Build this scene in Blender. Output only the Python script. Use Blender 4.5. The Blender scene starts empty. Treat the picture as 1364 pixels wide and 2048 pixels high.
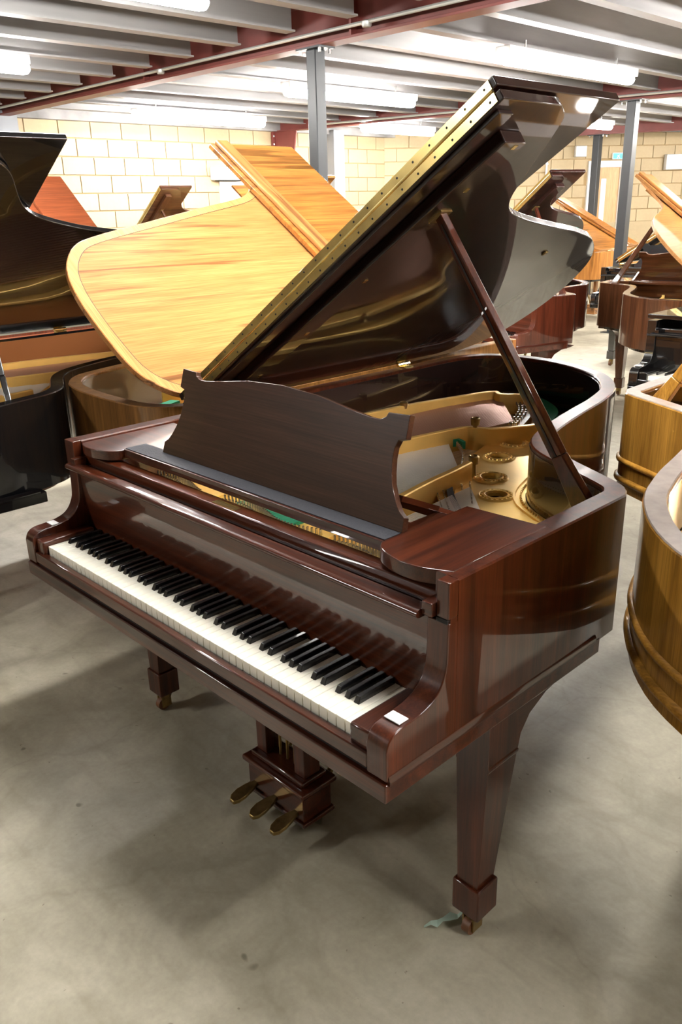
import bpy, bmesh, math, random
from mathutils import Vector, Matrix
from mathutils.geometry import tessellate_polygon
random.seed(4)
S = bpy.context.scene
C = S.collection
PI = math.pi

# ------------------------------------------------------------------ camera
cam_d = bpy.data.cameras.new('camera')
cam = bpy.data.objects.new('camera', cam_d)
C.objects.link(cam)
S.camera = cam
CAM = (2.21227, -0.84408, 1.57451)
YAW, PITCH, ROLL, FPX = 0.80978, 0.35699, -0.02513, 1633.66
fw = Vector((-math.sin(YAW) * math.cos(PITCH), math.cos(YAW) * math.cos(PITCH), -math.sin(PITCH)))
rt = Vector((math.cos(YAW), math.sin(YAW), 0))
up = rt.cross(fw)
cr, sr = math.cos(ROLL), math.sin(ROLL)
r2 = rt * cr + up * sr
u2 = up * cr - rt * sr
cam.matrix_world = Matrix(((r2.x, u2.x, -fw.x, CAM[0]), (r2.y, u2.y, -fw.y, CAM[1]), (r2.z, u2.z, -fw.z, CAM[2]), (0, 0, 0, 1)))
cam_d.sensor_fit = 'VERTICAL'
cam_d.sensor_height = 36
cam_d.lens = FPX / 2048 * 36
cam_d.clip_start = 0.05
cam_d.clip_end = 100

# ------------------------------------------------------------------ world, exposure
w = bpy.data.worlds.new('world')
S.world = w
w.use_nodes = True
bg = w.node_tree.nodes['Background']
bg.inputs[0].default_value = (1.0, 0.97, 0.92, 1)
bg.inputs[1].default_value = 0.05
S.view_settings.view_transform = 'Standard'
S.view_settings.look = 'None'
S.view_settings.gamma = 1
S.view_settings.use_curve_mapping = False
S.view_settings.exposure = 2.45
TUBE_POWER = 38.0

# ------------------------------------------------------------------ materials
def nt(name):
    m = bpy.data.materials.new(name)
    m.use_nodes = True
    t = m.node_tree
    return m, t, t.nodes['Principled BSDF']

def plain(name, col, rough=0.5, metal=0.0, coat=0.0, coat_r=0.03, noise=0.0, scale=20, bump=0.0, emit=None):
    m, t, b = nt(name)
    b.inputs['Base Color'].default_value = (*col, 1)
    b.inputs['Roughness'].default_value = rough
    b.inputs['Metallic'].default_value = metal
    b.inputs['Coat Weight'].default_value = coat
    b.inputs['Coat Roughness'].default_value = coat_r
    if emit:
        b.inputs['Emission Color'].default_value = (*emit[0], 1)
        b.inputs['Emission Strength'].default_value = emit[1]
    if noise or bump:
        tc = t.nodes.new('ShaderNodeTexCoord')
        n = t.nodes.new('ShaderNodeTexNoise')
        n.inputs['Scale'].default_value = scale
        n.inputs['Detail'].default_value = 6
        t.links.new(tc.outputs['Object'], n.inputs['Vector'])
        if noise:
            r = t.nodes.new('ShaderNodeMapRange')
            r.inputs['From Min'].default_value = 0.3
            r.inputs['From Max'].default_value = 0.7
            r.inputs['To Min'].default_value = 1 - noise
            r.inputs['To Max'].default_value = 1 + noise
            t.links.new(n.outputs['Fac'], r.inputs['Value'])
            mx = t.nodes.new('ShaderNodeVectorMath')
            mx.operation = 'SCALE'
            mx.inputs[0].default_value = col
            t.links.new(r.outputs['Result'], mx.inputs['Scale'])
            t.links.new(mx.outputs['Vector'], b.inputs['Base Color'])
        if bump:
            bp = t.nodes.new('ShaderNodeBump')
            bp.inputs['Strength'].default_value = bump
            bp.inputs['Distance'].default_value = 0.004
            t.links.new(n.outputs['Fac'], bp.inputs['Height'])
            t.links.new(bp.outputs['Normal'], b.inputs['Normal'])
    return m

def wood(name, c1, c2, axis='X', streak=0.0, rough=0.34, coat=0.9, coat_r=0.035, scale=1.0, spec=0.12):
    """lacquered veneer, grain stretched along one object axis"""
    m, t, b = nt(name)
    tc = t.nodes.new('ShaderNodeTexCoord')
    mp = t.nodes.new('ShaderNodeMapping')
    sc = {'X': (1.2, 26, 26), 'Y': (26, 1.2, 26), 'Z': (26, 26, 1.2)}[axis]
    mp.inputs['Scale'].default_value = [v * scale for v in sc]
    t.links.new(tc.outputs['Object'], mp.inputs['Vector'])
    n = t.nodes.new('ShaderNodeTexNoise')
    n.inputs['Scale'].default_value = 1.0
    n.inputs['Detail'].default_value = 8
    n.inputs['Roughness'].default_value = 0.65
    n.inputs['Distortion'].default_value = 0.6
    t.links.new(mp.outputs['Vector'], n.inputs['Vector'])
    cr_ = t.nodes.new('ShaderNodeValToRGB')
    cr_.color_ramp.elements[0].position = 0.3
    cr_.color_ramp.elements[0].color = (*c1, 1)
    cr_.color_ramp.elements[1].position = 0.72
    cr_.color_ramp.elements[1].color = (*c2, 1)
    t.links.new(n.outputs['Fac'], cr_.inputs['Fac'])
    out = cr_.outputs['Color']
    # fine pores
    mp2 = t.nodes.new('ShaderNodeMapping')
    sc2 = {'X': (6, 260, 260), 'Y': (260, 6, 260), 'Z': (260, 260, 6)}[axis]
    mp2.inputs['Scale'].default_value = sc2
    t.links.new(tc.outputs['Object'], mp2.inputs['Vector'])
    n2 = t.nodes.new('ShaderNodeTexNoise')
    n2.inputs['Scale'].default_value = 1.0
    n2.inputs['Detail'].default_value = 2
    t.links.new(mp2.outputs['Vector'], n2.inputs['Vector'])
    r2_ = t.nodes.new('ShaderNodeMapRange')
    r2_.inputs['From Min'].default_value = 0.35
    r2_.inputs['From Max'].default_value = 0.65
    r2_.inputs['To Min'].default_value = 0.78
    r2_.inputs['To Max'].default_value = 1.12
    t.links.new(n2.outputs['Fac'], r2_.inputs['Value'])
    v = t.nodes.new('ShaderNodeVectorMath')
    v.operation = 'SCALE'
    t.links.new(out, v.inputs[0])
    t.links.new(r2_.outputs['Result'], v.inputs['Scale'])
    out = v.outputs['Vector']
    if streak:
        mp3 = t.nodes.new('ShaderNodeMapping')
        mp3.inputs['Scale'].default_value = [q * 0.42 for q in sc]
        mp3.inputs['Location'].default_value = (3.1, 7.7, 1.3)
        t.links.new(tc.outputs['Object'], mp3.inputs['Vector'])
        n3 = t.nodes.new('ShaderNodeTexNoise')
        n3.inputs['Scale'].default_value = 1.0
        n3.inputs['Detail'].default_value = 5
        n3.inputs['Distortion'].default_value = 1.6
        t.links.new(mp3.outputs['Vector'], n3.inputs['Vector'])
        r3 = t.nodes.new('ShaderNodeMapRange')
        r3.inputs['From Min'].default_value = 0.575
        r3.inputs['From Max'].default_value = 0.625
        r3.inputs['To Min'].default_value = 1.0
        r3.inputs['To Max'].default_value = 1 - streak
        t.links.new(n3.outputs['Fac'], r3.inputs['Value'])
        v2 = t.nodes.new('ShaderNodeVectorMath')
        v2.operation = 'SCALE'
        t.links.new(out, v2.inputs[0])
        t.links.new(r3.outputs['Result'], v2.inputs['Scale'])
        out = v2.outputs['Vector']
    t.links.new(out, b.inputs['Base Color'])
    b.inputs['Roughness'].default_value = rough
    b.inputs['Coat Weight'].default_value = coat
    b.inputs['Coat Roughness'].default_value = coat_r
    b.inputs['Specular IOR Level'].default_value = spec
    return m

def woodset(name, c1, c2, **k):
    return {a: wood(name + '_' + a.lower(), c1, c2, a, **k) for a in 'XYZ'}

MAHOG = woodset('mahogany', (0.018, 0.0036, 0.0015), (0.090, 0.0190, 0.0058), coat=0.85, coat_r=0.012)
MAHOG_DARK = woodset('dark_mahogany', (0.007, 0.0025, 0.002), (0.020, 0.0065, 0.004), coat=1.0, coat_r=0.02)
DESKWOOD = woodset('desk_mahogany', (0.024, 0.0085, 0.0045), (0.062, 0.023, 0.011), coat=0.7, coat_r=0.02)
INNER = plain('inner_rim_lacquer', (0.012, 0.005, 0.004), 0.25, coat=1.0)
WALNUT = woodset('golden_walnut', (0.36, 0.145, 0.042), (0.54, 0.240, 0.080), streak=0.55, coat=0.6)
BANDING = wood('banding_veneer', (0.42, 0.21, 0.07), (0.58, 0.32, 0.12), 'X', coat=0.6)
GLIDE = woodset('light_orange_veneer', (0.36, 0.15, 0.045), (0.60, 0.30, 0.10), coat=0.6)
WALNUT_SIDE = woodset('walnut_side', (0.23, 0.103, 0.014), (0.49, 0.245, 0.042), streak=0.25, coat=0.7)
BROWN = woodset('brown_walnut', (0.05, 0.018, 0.008), (0.15, 0.058, 0.024))
REDWOOD = woodset('red_mahogany', (0.050, 0.010, 0.005), (0.15, 0.033, 0.014))
ORANGE = woodset('orange_mahogany', (0.32, 0.10, 0.024), (0.62, 0.24, 0.070))
TEAK = woodset('rosewood_orange', (0.24, 0.09, 0.018), (0.52, 0.22, 0.05), streak=0.5)
BLACKM = plain('black_lacquer', (0.004, 0.004, 0.0045), 0.2, coat=1.0, coat_r=0.02)
BLACK = {a: BLACKM for a in 'XYZ'}
GOLD = plain('gold_plate_paint', (0.86, 0.56, 0.16), 0.34, metal=0.5, noise=0.08, scale=9, bump=0.08)
GOLD_DK = plain('aged_brass', (0.28, 0.19, 0.07), 0.35, metal=0.9, noise=0.3, scale=40)
BRASS = plain('brass_hinge', (0.66, 0.50, 0.20), 0.22, metal=1.0, noise=0.22, scale=14)
STRING = plain('bright_string_wire', (0.80, 0.79, 0.76), 0.42, metal=0.55)
STEEL = plain('steel_wire', (0.62, 0.62, 0.62), 0.25, metal=1.0)
COPPER = plain('copper_wound_string', (0.42, 0.22, 0.15), 0.42, metal=0.7)
SPRUCE = wood('spruce_soundboard', (0.55, 0.40, 0.22), (0.72, 0.56, 0.34), 'Y', rough=0.4, coat=0.3)
IVORY = plain('ivory_key', (0.93, 0.90, 0.78), 0.3, coat=0.4, noise=0.03, scale=30)
EBONY = plain('ebony_key', (0.006, 0.006, 0.007), 0.22, coat=0.6)
FELT_NAVY = plain('navy_felt', (0.009, 0.010, 0.017), 0.75, noise=0.2, scale=200, bump=0.2)
FELT_GREEN = plain('green_felt', (0.01, 0.20, 0.10), 0.9, noise=0.15, scale=120)
PAPER = plain('white_paper', (0.85, 0.85, 0.86), 0.6)
DARKBROWN = plain('port_shade_inlay_brown', (0.05, 0.022, 0.010), 0.6)  # shade colour inside the plate ports, and the brown of the inlay line
DARK = plain('dark_void', (0.01, 0.008, 0.007), 0.8)
MINT = plain('mint_tape', (0.62, 0.76, 0.68), 0.7)
RUST = plain('wooden_castor_wheel', (0.13, 0.05, 0.018), 0.45, noise=0.3, scale=60)

def tint(name, col, rough=0.6, amount=0.14, bump=0.3, scale=25):
    """painted masonry: every block takes its own slight shade"""
    m, t, b = nt(name)
    oi = t.nodes.new('ShaderNodeObjectInfo')
    tc = t.nodes.new('ShaderNodeTexCoord')
    n = t.nodes.new('ShaderNodeTexNoise')
    n.inputs['Scale'].default_value = scale
    n.inputs['Detail'].default_value = 6
    t.links.new(tc.outputs['Object'], n.inputs['Vector'])
    a = t.nodes.new('ShaderNodeMath')
    a.operation = 'MULTIPLY_ADD'
    t.links.new(oi.outputs['Random'], a.inputs[0])
    a.inputs[1].default_value = amount
    a.inputs[2].default_value = 1 - amount
    c = t.nodes.new('ShaderNodeMath')
    c.operation = 'MULTIPLY_ADD'
    t.links.new(n.outputs['Fac'], c.inputs[0])
    c.inputs[1].default_value = 0.16
    t.links.new(a.outputs[0], c.inputs[2])
    v = t.nodes.new('ShaderNodeVectorMath')
    v.operation = 'SCALE'
    v.inputs[0].default_value = col
    t.links.new(c.outputs[0], v.inputs['Scale'])
    t.links.new(v.outputs['Vector'], b.inputs['Base Color'])
    b.inputs['Roughness'].default_value = rough
    bp = t.nodes.new('ShaderNodeBump')
    bp.inputs['Strength'].default_value = bump
    bp.inputs['Distance'].default_value = 0.003
    t.links.new(n.outputs['Fac'], bp.inputs['Height'])
    t.links.new(bp.outputs['Normal'], b.inputs['Normal'])
    return m
BLOCK = tint('cream_block', (0.42, 0.325, 0.19))
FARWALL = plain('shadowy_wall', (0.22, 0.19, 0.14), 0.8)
MORTAR = plain('mortar', (0.40, 0.28, 0.14), 0.9)
WHITE = plain('white_paint', (0.80, 0.80, 0.79), 0.5)
PLASTIC = plain('grey_plastic', (0.62, 0.62, 0.62), 0.4)
GALV = plain('galvanised_conduit', (0.52, 0.54, 0.52), 0.35, metal=0.5)
REDSTEEL = plain('red_oxide_steel', (0.175, 0.040, 0.033), 0.5, noise=0.15, scale=4)
POST = plain('dark_grey_post', (0.030, 0.034, 0.039), 0.38, noise=0.1, scale=6)
PALE = plain('pale_grey_steel', (0.27, 0.285, 0.31), 0.5)
JOIST = plain('dirty_joist', (0.30, 0.29, 0.29), 0.6, noise=0.35, scale=2.6, bump=0.1)
DECK = plain('deck_underside', (0.24, 0.23, 0.23), 0.7, noise=0.3, scale=3)
TUBE = plain('tube_diffuser', (0.9, 0.9, 0.9), 0.4, emit=((1.0, 0.975, 0.93), TUBE_POWER))
SIGN = plain('exit_sign_green', (0.0, 0.38, 0.25), 0.4, emit=((0.02, 0.55, 0.38), 0.8))
DOORW = wood('pale_door', (0.52, 0.32, 0.16), (0.62, 0.42, 0.24), 'Z', coat=0.2)
GLASS_W = plain('pale_glass', (0.8, 0.85, 0.85), 0.2, coat=0.5)  # pale opaque colour of the door's vision panel

def concrete():
    m, t, b = nt('concrete_floor')
    tc = t.nodes.new('ShaderNodeTexCoord')
    def noise(s, d, dist=0.0, off=0):
        n = t.nodes.new('ShaderNodeTexNoise')
        n.inputs['Scale'].default_value = s
        n.inputs['Detail'].default_value = d
        n.inputs['Roughness'].default_value = 0.6
        n.inputs['Distortion'].default_value = dist
        mp = t.nodes.new('ShaderNodeMapping')
        mp.inputs['Location'].default_value = (off, off * 0.7, 0)
        t.links.new(tc.outputs['Object'], mp.inputs['Vector'])
        t.links.new(mp.outputs['Vector'], n.inputs['Vector'])
        return n.outputs['Fac']
    def ramp(x, stops):
        r = t.nodes.new('ShaderNodeValToRGB')
        e = r.color_ramp.elements
        while len(e) < len(stops):
            e.new(0.5)
        for i, (p_, c_) in enumerate(stops):
            e[i].position = p_
            e[i].color = (*c_, 1)
        t.links.new(x, r.inputs['Fac'])
        return r.outputs['Color']
    def mul(a, c_, f=1.0):
        x = t.nodes.new('ShaderNodeMix')
        x.data_type = 'RGBA'
        x.blend_type = 'MULTIPLY'
        x.inputs['Factor'].default_value = f
        t.links.new(a, x.inputs['A'])
        t.links.new(c_, x.inputs['B'])
        return x.outputs['Result']
    base = ramp(noise(1.1, 7, 0.8), [(0.30, (0.285, 0.258, 0.198)), (0.52, (0.395, 0.362, 0.280)), (0.72, (0.490, 0.455, 0.368))])
    cloud = ramp(noise(5.5, 8, 1.0, 9), [(0.30, (0.78, 0.77, 0.74)), (0.70, (1.10, 1.10, 1.10))])
    fine = ramp(noise(70, 4, 0, 3), [(0.30, (0.93, 0.93, 0.93)), (0.70, (1.05, 1.05, 1.05))])
    spots = ramp(noise(9, 2, 0.3, 21), [(0.0, (0.45, 0.44, 0.42)), (0.245, (0.5, 0.5, 0.48)), (0.275, (1, 1, 1)), (1.0, (1, 1, 1))])
    specks = ramp(noise(38, 2, 0.6, 33), [(0.0, (0.50, 0.49, 0.47)), (0.235, (0.60, 0.58, 0.56)), (0.262, (1, 1, 1)), (1.0, (1, 1, 1))])
    vor = t.nodes.new('ShaderNodeTexVoronoi')
    vor.feature = 'DISTANCE_TO_EDGE'
    vor.inputs['Scale'].default_value = 0.9
    wv = t.nodes.new('ShaderNodeVectorMath')
    wv.operation = 'MULTIPLY_ADD'
    wn = t.nodes.new('ShaderNodeTexNoise')
    wn.inputs['Scale'].default_value = 3.0
    wn.inputs['Detail'].default_value = 6
    t.links.new(tc.outputs['Object'], wn.inputs['Vector'])
    t.links.new(wn.outputs['Color'], wv.inputs[0])
    wv.inputs[1].default_value = (0.35, 0.35, 0)
    t.links.new(tc.outputs['Object'], wv.inputs[2])
    t.links.new(wv.outputs['Vector'], vor.inputs['Vector'])
    crack = ramp(vor.outputs['Distance'], [(0.0, (0.72, 0.71, 0.69)), (0.003, (0.86, 0.85, 0.84)), (0.008, (1, 1, 1)), (1.0, (1, 1, 1))])
    scuff = t.nodes.new('ShaderNodeTexNoise')
    mp = t.nodes.new('ShaderNodeMapping')
    mp.inputs['Scale'].default_value = (2, 16, 1)
    mp.inputs['Rotation'].default_value = (0, 0, 0.6)
    t.links.new(tc.outputs['Object'], mp.inputs['Vector'])
    t.links.new(mp.outputs['Vector'], scuff.inputs['Vector'])
    scuff.inputs['Scale'].default_value = 1.3
    scuff.inputs['Detail'].default_value = 5
    sc_ = ramp(scuff.outputs['Fac'], [(0.30, (0.90, 0.89, 0.87)), (0.5, (1, 1, 1)), (1.0, (1.03, 1.03, 1.03))])
    c = mul(mul(mul(mul(mul(mul(base, cloud), fine), spots), sc_), specks), crack, 0.35)
    t.links.new(c, b.inputs['Base Color'])
    rr = t.nodes.new('ShaderNodeMapRange')
    rr.inputs['To Min'].default_value = 0.38
    rr.inputs['To Max'].default_value = 0.62
    t.links.new(noise(2.5, 6, 0.5, 5), rr.inputs['Value'])
    t.links.new(rr.outputs['Result'], b.inputs['Roughness'])
    bp = t.nodes.new('ShaderNodeBump')
    bp.inputs['Strength'].default_value = 0.08
    bp.inputs['Distance'].default_value = 0.003
    t.links.new(noise(70, 4, 0, 3), bp.inputs['Height'])
    t.links.new(bp.outputs['Normal'], b.inputs['Normal'])
    return m
CONCRETE = concrete()

# ------------------------------------------------------------------ mesh helpers
def finish(bm, mat, name, bevel=0.0, seg=2, smooth=35):
    new = set()
    if bevel:
        bmesh.ops.recalc_face_normals(bm, faces=bm.faces)
        ed = [e for e in bm.edges if len(e.link_faces) == 2 and e.calc_face_angle(0) > 0.6]
        if ed:
            new = set(bmesh.ops.bevel(bm, geom=ed, offset=bevel, segments=seg, affect='EDGES', profile=0.5, clamp_overlap=True)['faces'])
    bmesh.ops.recalc_face_normals(bm, faces=bm.faces)
    split = None
    if smooth and new:      # keep the flat faces flat: bevel faces take their neighbours' normals
        bm.normal_update()
        split = []
        lim = math.cos(math.radians(smooth))
        for f in bm.faces:
            isn = f in new
            for l in f.loops:
                n_ = Vector((0, 0, 0))
                if isn:
                    for g in l.vert.link_faces:
                        if g not in new:
                            n_ += g.normal
                    if n_.length < 1e-6:
                        for g in l.vert.link_faces:
                            n_ += g.normal
                else:
                    for g in l.vert.link_faces:
                        if g not in new and g.normal.dot(f.normal) > lim:
                            n_ += g.normal
                if n_.length < 1e-6:
                    n_ = f.normal.copy()
                split.append(n_.normalized())
    me = bpy.data.meshes.new(name)
    bm.to_mesh(me)
    bm.free()
    if mat:
        me.materials.append(mat)
    if smooth:
        me.polygons.foreach_set('use_smooth', [True] * len(me.polygons))
        if split:
            me.normals_split_custom_set([tuple(v) for v in split])
        else:
            me.set_sharp_from_angle(angle=math.radians(smooth))
    return me

def obj(name, bm, mat, parent=None, bevel=0.0, loc=None, rot=None, seg=2, smooth=35, kind=None, label=None):
    me = finish(bm, mat, name, bevel, seg, smooth) if isinstance(bm, bmesh.types.BMesh) else bm
    o = bpy.data.objects.new(name, me)
    C.objects.link(o)
    if parent:
        o.parent = parent
    if loc:
        o.location = loc
    if rot:
        o.rotation_euler = rot
    if kind:
        o['kind'] = kind
    if label:
        o['label'] = label
    return o

def empty(name, loc=(0, 0, 0), rz=0, label=None, cat=None, group=None, parent=None):
    o = bpy.data.objects.new(name, None)
    C.objects.link(o)
    o.location = loc
    o.rotation_euler = (0, 0, rz)
    o.empty_display_size = 0.1
    if parent:
        o.parent = parent
    tag(o, label, cat, group)
    return o

def tag(o, label=None, cat=None, group=None, kind=None):
    if label:
        o['label'] = label
    if cat:
        o['category'] = cat
    if group:
        o['group'] = group
    if kind:
        o['kind'] = kind
    return o

def box(bm, x0, x1, y0, y1, z0, z1):
    v = [bm.verts.new(p) for p in ((x0, y0, z0), (x1, y0, z0), (x1, y1, z0), (x0, y1, z0), (x0, y0, z1), (x1, y0, z1), (x1, y1, z1), (x0, y1, z1))]
    for f in ((0, 3, 2, 1), (4, 5, 6, 7), (0, 1, 5, 4), (1, 2, 6, 5), (2, 3, 7, 6), (3, 0, 4, 7)):
        bm.faces.new([v[i] for i in f])
    return bm

def B(*a):
    return box(bmesh.new(), *a)

def prism(bm, poly, z0, z1, holes=()):
    """vertical prism from a 2D polygon (may be concave, may have holes)"""
    loops = [list(poly)] + [list(h) for h in holes]
    flat, vt, vb = [], [], []
    for L in loops:
        for (x, y) in L:
            vt.append(bm.verts.new((x, y, z1)))
            vb.append(bm.verts.new((x, y, z0)))
            flat.append((x, y))
    if holes:
        for tri in tessellate_polygon([[Vector((x, y, 0)) for x, y in L] for L in loops]):
            bm.faces.new([vt[i] for i in tri])
            bm.faces.new([vb[i] for i in reversed(tri)])
    else:
        bm.faces.new(vt)
        bm.faces.new(vb[::-1])
    k = 0
    for L in loops:
        n = len(L)
        for i in range(n):
            a, b_ = k + i, k + (i + 1) % n
            bm.faces.new((vb[a], vb[b_], vt[b_], vt[a]))
        k += n
    return bm

def side_prism(bm, prof, x0, x1):
    """profile in (y,z) extruded along x"""
    a = [bm.verts.new((x0, y, z)) for y, z in prof]
    b_ = [bm.verts.new((x1, y, z)) for y, z in prof]
    bm.faces.new(a)
    bm.faces.new(b_[::-1])
    n = len(prof)
    for i in range(n):
        j = (i + 1) % n
        bm.faces.new((a[i], b_[i], b_[j], a[j]))
    return bm

def offset(path, d):
    """offset an open 2D path to its left by d"""
    out = []
    n = len(path)
    for i in range(n):
        a = Vector(path[max(i - 1, 0)])
        p_ = Vector(path[i])
        c = Vector(path[min(i + 1, n - 1)])
        t1 = (p_ - a).normalized() if i > 0 else (c - p_).normalized()
        t2 = (c - p_).normalized() if i < n - 1 else t1
        n1 = Vector((-t1.y, t1.x))
        n2 = Vector((-t2.y, t2.x))
        m = (n1 + n2).normalized()
        k = d / max(m.dot(n1), 0.5)
        out.append((p_.x + m.x * k, p_.y + m.y * k))
    return out

def sweep(bm, path, section, closed_section=True):
    """section: list of (offset, z); path open 2D"""
    rows = []
    for (d, z) in section:
        rows.append([bm.verts.new((x, y, z)) for x, y in offset(path, d)])
    m = len(rows)
    for k in range(m if closed_section else m - 1):
        r0, r1 = rows[k], rows[(k + 1) % m]
        for i in range(len(path) - 1):
            bm.faces.new((r0[i], r0[i + 1], r1[i + 1], r1[i]))
    if closed_section:
        bm.faces.new([r[0] for r in rows])
        bm.faces.new([r[-1] for r in rows][::-1])
    return bm

def catmull(pts, n=4):
    out = []
    for i in range(len(pts) - 1):
        p0 = pts[max(i - 1, 0)]
        p1, p2 = pts[i], pts[i + 1]
        p3 = pts[min(i + 2, len(pts) - 1)]
        for k in range(n):
            t = k / n
            out.append(tuple(0.5 * (2 * b_ + (c - a) * t + (2 * a - 5 * b_ + 4 * c - d) * t * t + (3 * b_ - a - 3 * c + d) * t ** 3) for a, b_, c, d in zip(p0, p1, p2, p3)))
    out.append(tuple(pts[-1]))
    return out

def tube(bm, pts, r, n=8, cap=True):
    """round tube through 3D points; r number or list"""
    pts = [Vector(p_) for p_ in pts]
    rr = r if isinstance(r, (list, tuple)) else [r] * len(pts)
    rings = []
    for i, p_ in enumerate(pts):
        t = (pts[min(i + 1, len(pts) - 1)] - pts[max(i - 1, 0)]).normalized()
        a = t.cross(Vector((0, 0, 1)))
        if a.length < 1e-3:
            a = t.cross(Vector((1, 0, 0)))
        a.normalize()
        b_ = t.cross(a)
        rings.append([bm.verts.new(p_ + (a * math.cos(2 * PI * k / n) + b_ * math.sin(2 * PI * k / n)) * rr[i]) for k in range(n)])
    for i in range(len(rings) - 1):
        for k in range(n):
            bm.faces.new((rings[i][k], rings[i][(k + 1) % n], rings[i + 1][(k + 1) % n], rings[i + 1][k]))
    if cap:
        bm.faces.new(rings[0][::-1])
        bm.faces.new(rings[-1])
    return bm

def lathe(bm, prof, c, n=20):
    rings = []
    for (r, z) in prof:
        rings.append([bm.verts.new((c[0] + r * math.cos(2 * PI * k / n), c[1] + r * math.sin(2 * PI * k / n), c[2] + z)) for k in range(n)])
    for i in range(len(rings) - 1):
        for k in range(n):
            bm.faces.new((rings[i][k], rings[i][(k + 1) % n], rings[i + 1][(k + 1) % n], rings[i + 1][k]))
    bm.faces.new(rings[0][::-1])
    bm.faces.new(rings[-1])
    return bm

def bar(bm, p0, p1, w_, h, ref=(0, 0, 1), w1=None, h1=None):
    """rectangular bar from p0 to p1"""
    p0, p1 = Vector(p0), Vector(p1)
    t = (p1 - p0).normalized()
    a = t.cross(Vector(ref)).normalized()
    b_ = a.cross(t)
    w1 = w_ if w1 is None else w1
    h1 = h if h1 is None else h1
    v = []
    for p_, ww, hh in ((p0, w_, h), (p1, w1, h1)):
        for sx, sy in ((-1, -1), (1, -1), (1, 1), (-1, 1)):
            v.append(bm.verts.new(p_ + a * sx * ww / 2 + b_ * sy * hh / 2))
    for f in ((0, 3, 2, 1), (4, 5, 6, 7), (0, 1, 5, 4), (1, 2, 6, 5), (2, 3, 7, 6), (3, 0, 4, 7)):
        bm.faces.new([v[i] for i in f])
    return bm

# ------------------------------------------------------------------ the setting
def struct(name, bm, mat, parent=None, **k):
    o = obj(name, bm, mat, parent, **k)
    if not parent:
        o['kind'] = 'structure'
    return o

struct('floor', B(-14, 9, -6, 17, -0.1, 0), CONCRETE, smooth=0)
CEIL = struct('ceiling', B(-14, 9, -6, 17, 3.02, 3.1), DECK, smooth=0)

BLK = finish(box(bmesh.new(), 0.005, 0.435, -0.016, 0.02, 0.005, 0.210), BLOCK, 'block', bevel=0.004, seg=1)
def block_wall(name, P0, P1, top, z_low, skip=None, course=0.2175):
    P0, P1 = Vector(P0), Vector(P1)
    L = (P1 - P0).length
    d = (P1 - P0) / L
    ang = math.atan2(d.y, d.x)
    bm = B(0, L, 0.004, 0.25, 0, top)
    wl = obj(name, bm, MORTAR, None, loc=(P0.x, P0.y, 0), rot=(0, 0, ang), smooth=0)
    wl['kind'] = 'structure'
    row = 0
    z = top - course
    k = 0
    while z > z_low:
        x = -0.22 if row % 2 else 0
        while x < L - 0.02:
            segs = [(max(x, 0.0), min(x + 0.44, L))]
            if skip and z < skip[2]:
                segs = [g for a_, b_ in segs for g in ((a_, min(b_, skip[0])), (max(a_, skip[1]), b_))]
            for x0, x1 in segs:
                if x1 - x0 > 0.06:
                    o = bpy.data.objects.new('block', BLK)
                    C.objects.link(o)
                    o.parent = wl
                    o.location = (x0, 0, z)
                    o.scale = ((x1 - x0) / 0.44, 1, 1)
                    k += 1
            x += 0.44
        z -= course
        row += 1
    if z + course > 0.05:   # the unseen foot of the wall stays one painted face
        obj('wall_foot', B(0.002, L - 0.002, -0.014, 0.02, 0, z + course), BLOCK, wl, smooth=0)
    return wl

# left wall (runs along y) and the slanted back wall
door1 = (9.0 - 6.82 - 0.05, 9.0 - 6.05)
block_wall('wall_left', (-8.25, 3.1), (-8.25, 10.35), 2.69, 1.30,
           skip=(6.82 - 3.1, 7.26 - 3.1, 1.90))
struct('wall_left.001', B(-8.5, -8.25, -6, 3.1, 0, 3.02), BLOCK, smooth=0)
BW0, BW1 = (-8.25, 10.35), (-5.15, 15.15)
bwd = (Vector(BW1) - Vector(BW0)).normalized()
bwl = (Vector(BW1) - Vector(BW0)).length
def bw(px, py):       # distance along the back wall of a world point
    return (Vector((px, py)) - Vector(BW0)).dot(bwd)
BANG = math.atan2(bwd.y, bwd.x)
DW0, DW1 = bw(-6.28, 13.6), bw(-5.90, 14.22)
block_wall('wall_back', BW0, BW1, 2.72, 1.05, skip=(DW0, DW1, 2.15))
struct('wall_back.001', B(-5.15, 9, 15.15, 15.4, 0, 3.02), BLOCK, smooth=0)
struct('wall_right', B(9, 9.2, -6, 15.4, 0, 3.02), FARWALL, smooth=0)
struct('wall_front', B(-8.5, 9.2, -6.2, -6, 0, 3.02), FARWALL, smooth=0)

struct('trim_3', B(-8.25, -8.12, 3.1, 10.5, 2.665, 3.02), JOIST, smooth=0)
# doors and wall fittings -------------------------------------------------
def on_back(name, s0, s1, z0, z1, mat, depth=0.06, parent=None, out=0.03, bevel=0.003):
    o = obj(name, B(s0, s1, -out - depth, -out, z0, z1), mat, parent, bevel=bevel)
    if not parent:
        o.location = (BW0[0], BW0[1], 0)
        o.rotation_euler = (0, 0, BANG)
    return o
d = empty('door_1', (BW0[0], BW0[1], 0), BANG)
d['kind'] = 'structure'
on_back('door_frame', DW0, DW0 + 0.09, 0, 2.14, WHITE, parent=d, out=-0.01)
on_back('door_frame', DW1 - 0.09, DW1, 0, 2.14, WHITE, parent=d, out=-0.01)
on_back('door_frame', DW0, DW1, 2.14, 2.25, WHITE, parent=d, out=-0.01)
on_back('door_leaf', DW0 + 0.09, DW1 - 0.09, 0.01, 2.14, DOORW, parent=d, out=-0.03, depth=0.04)
on_back('vision_panel', DW0 + 0.28, DW0 + 0.38, 0.9, 1.95, GLASS_W, parent=d, out=0.012, depth=0.006)
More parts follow.
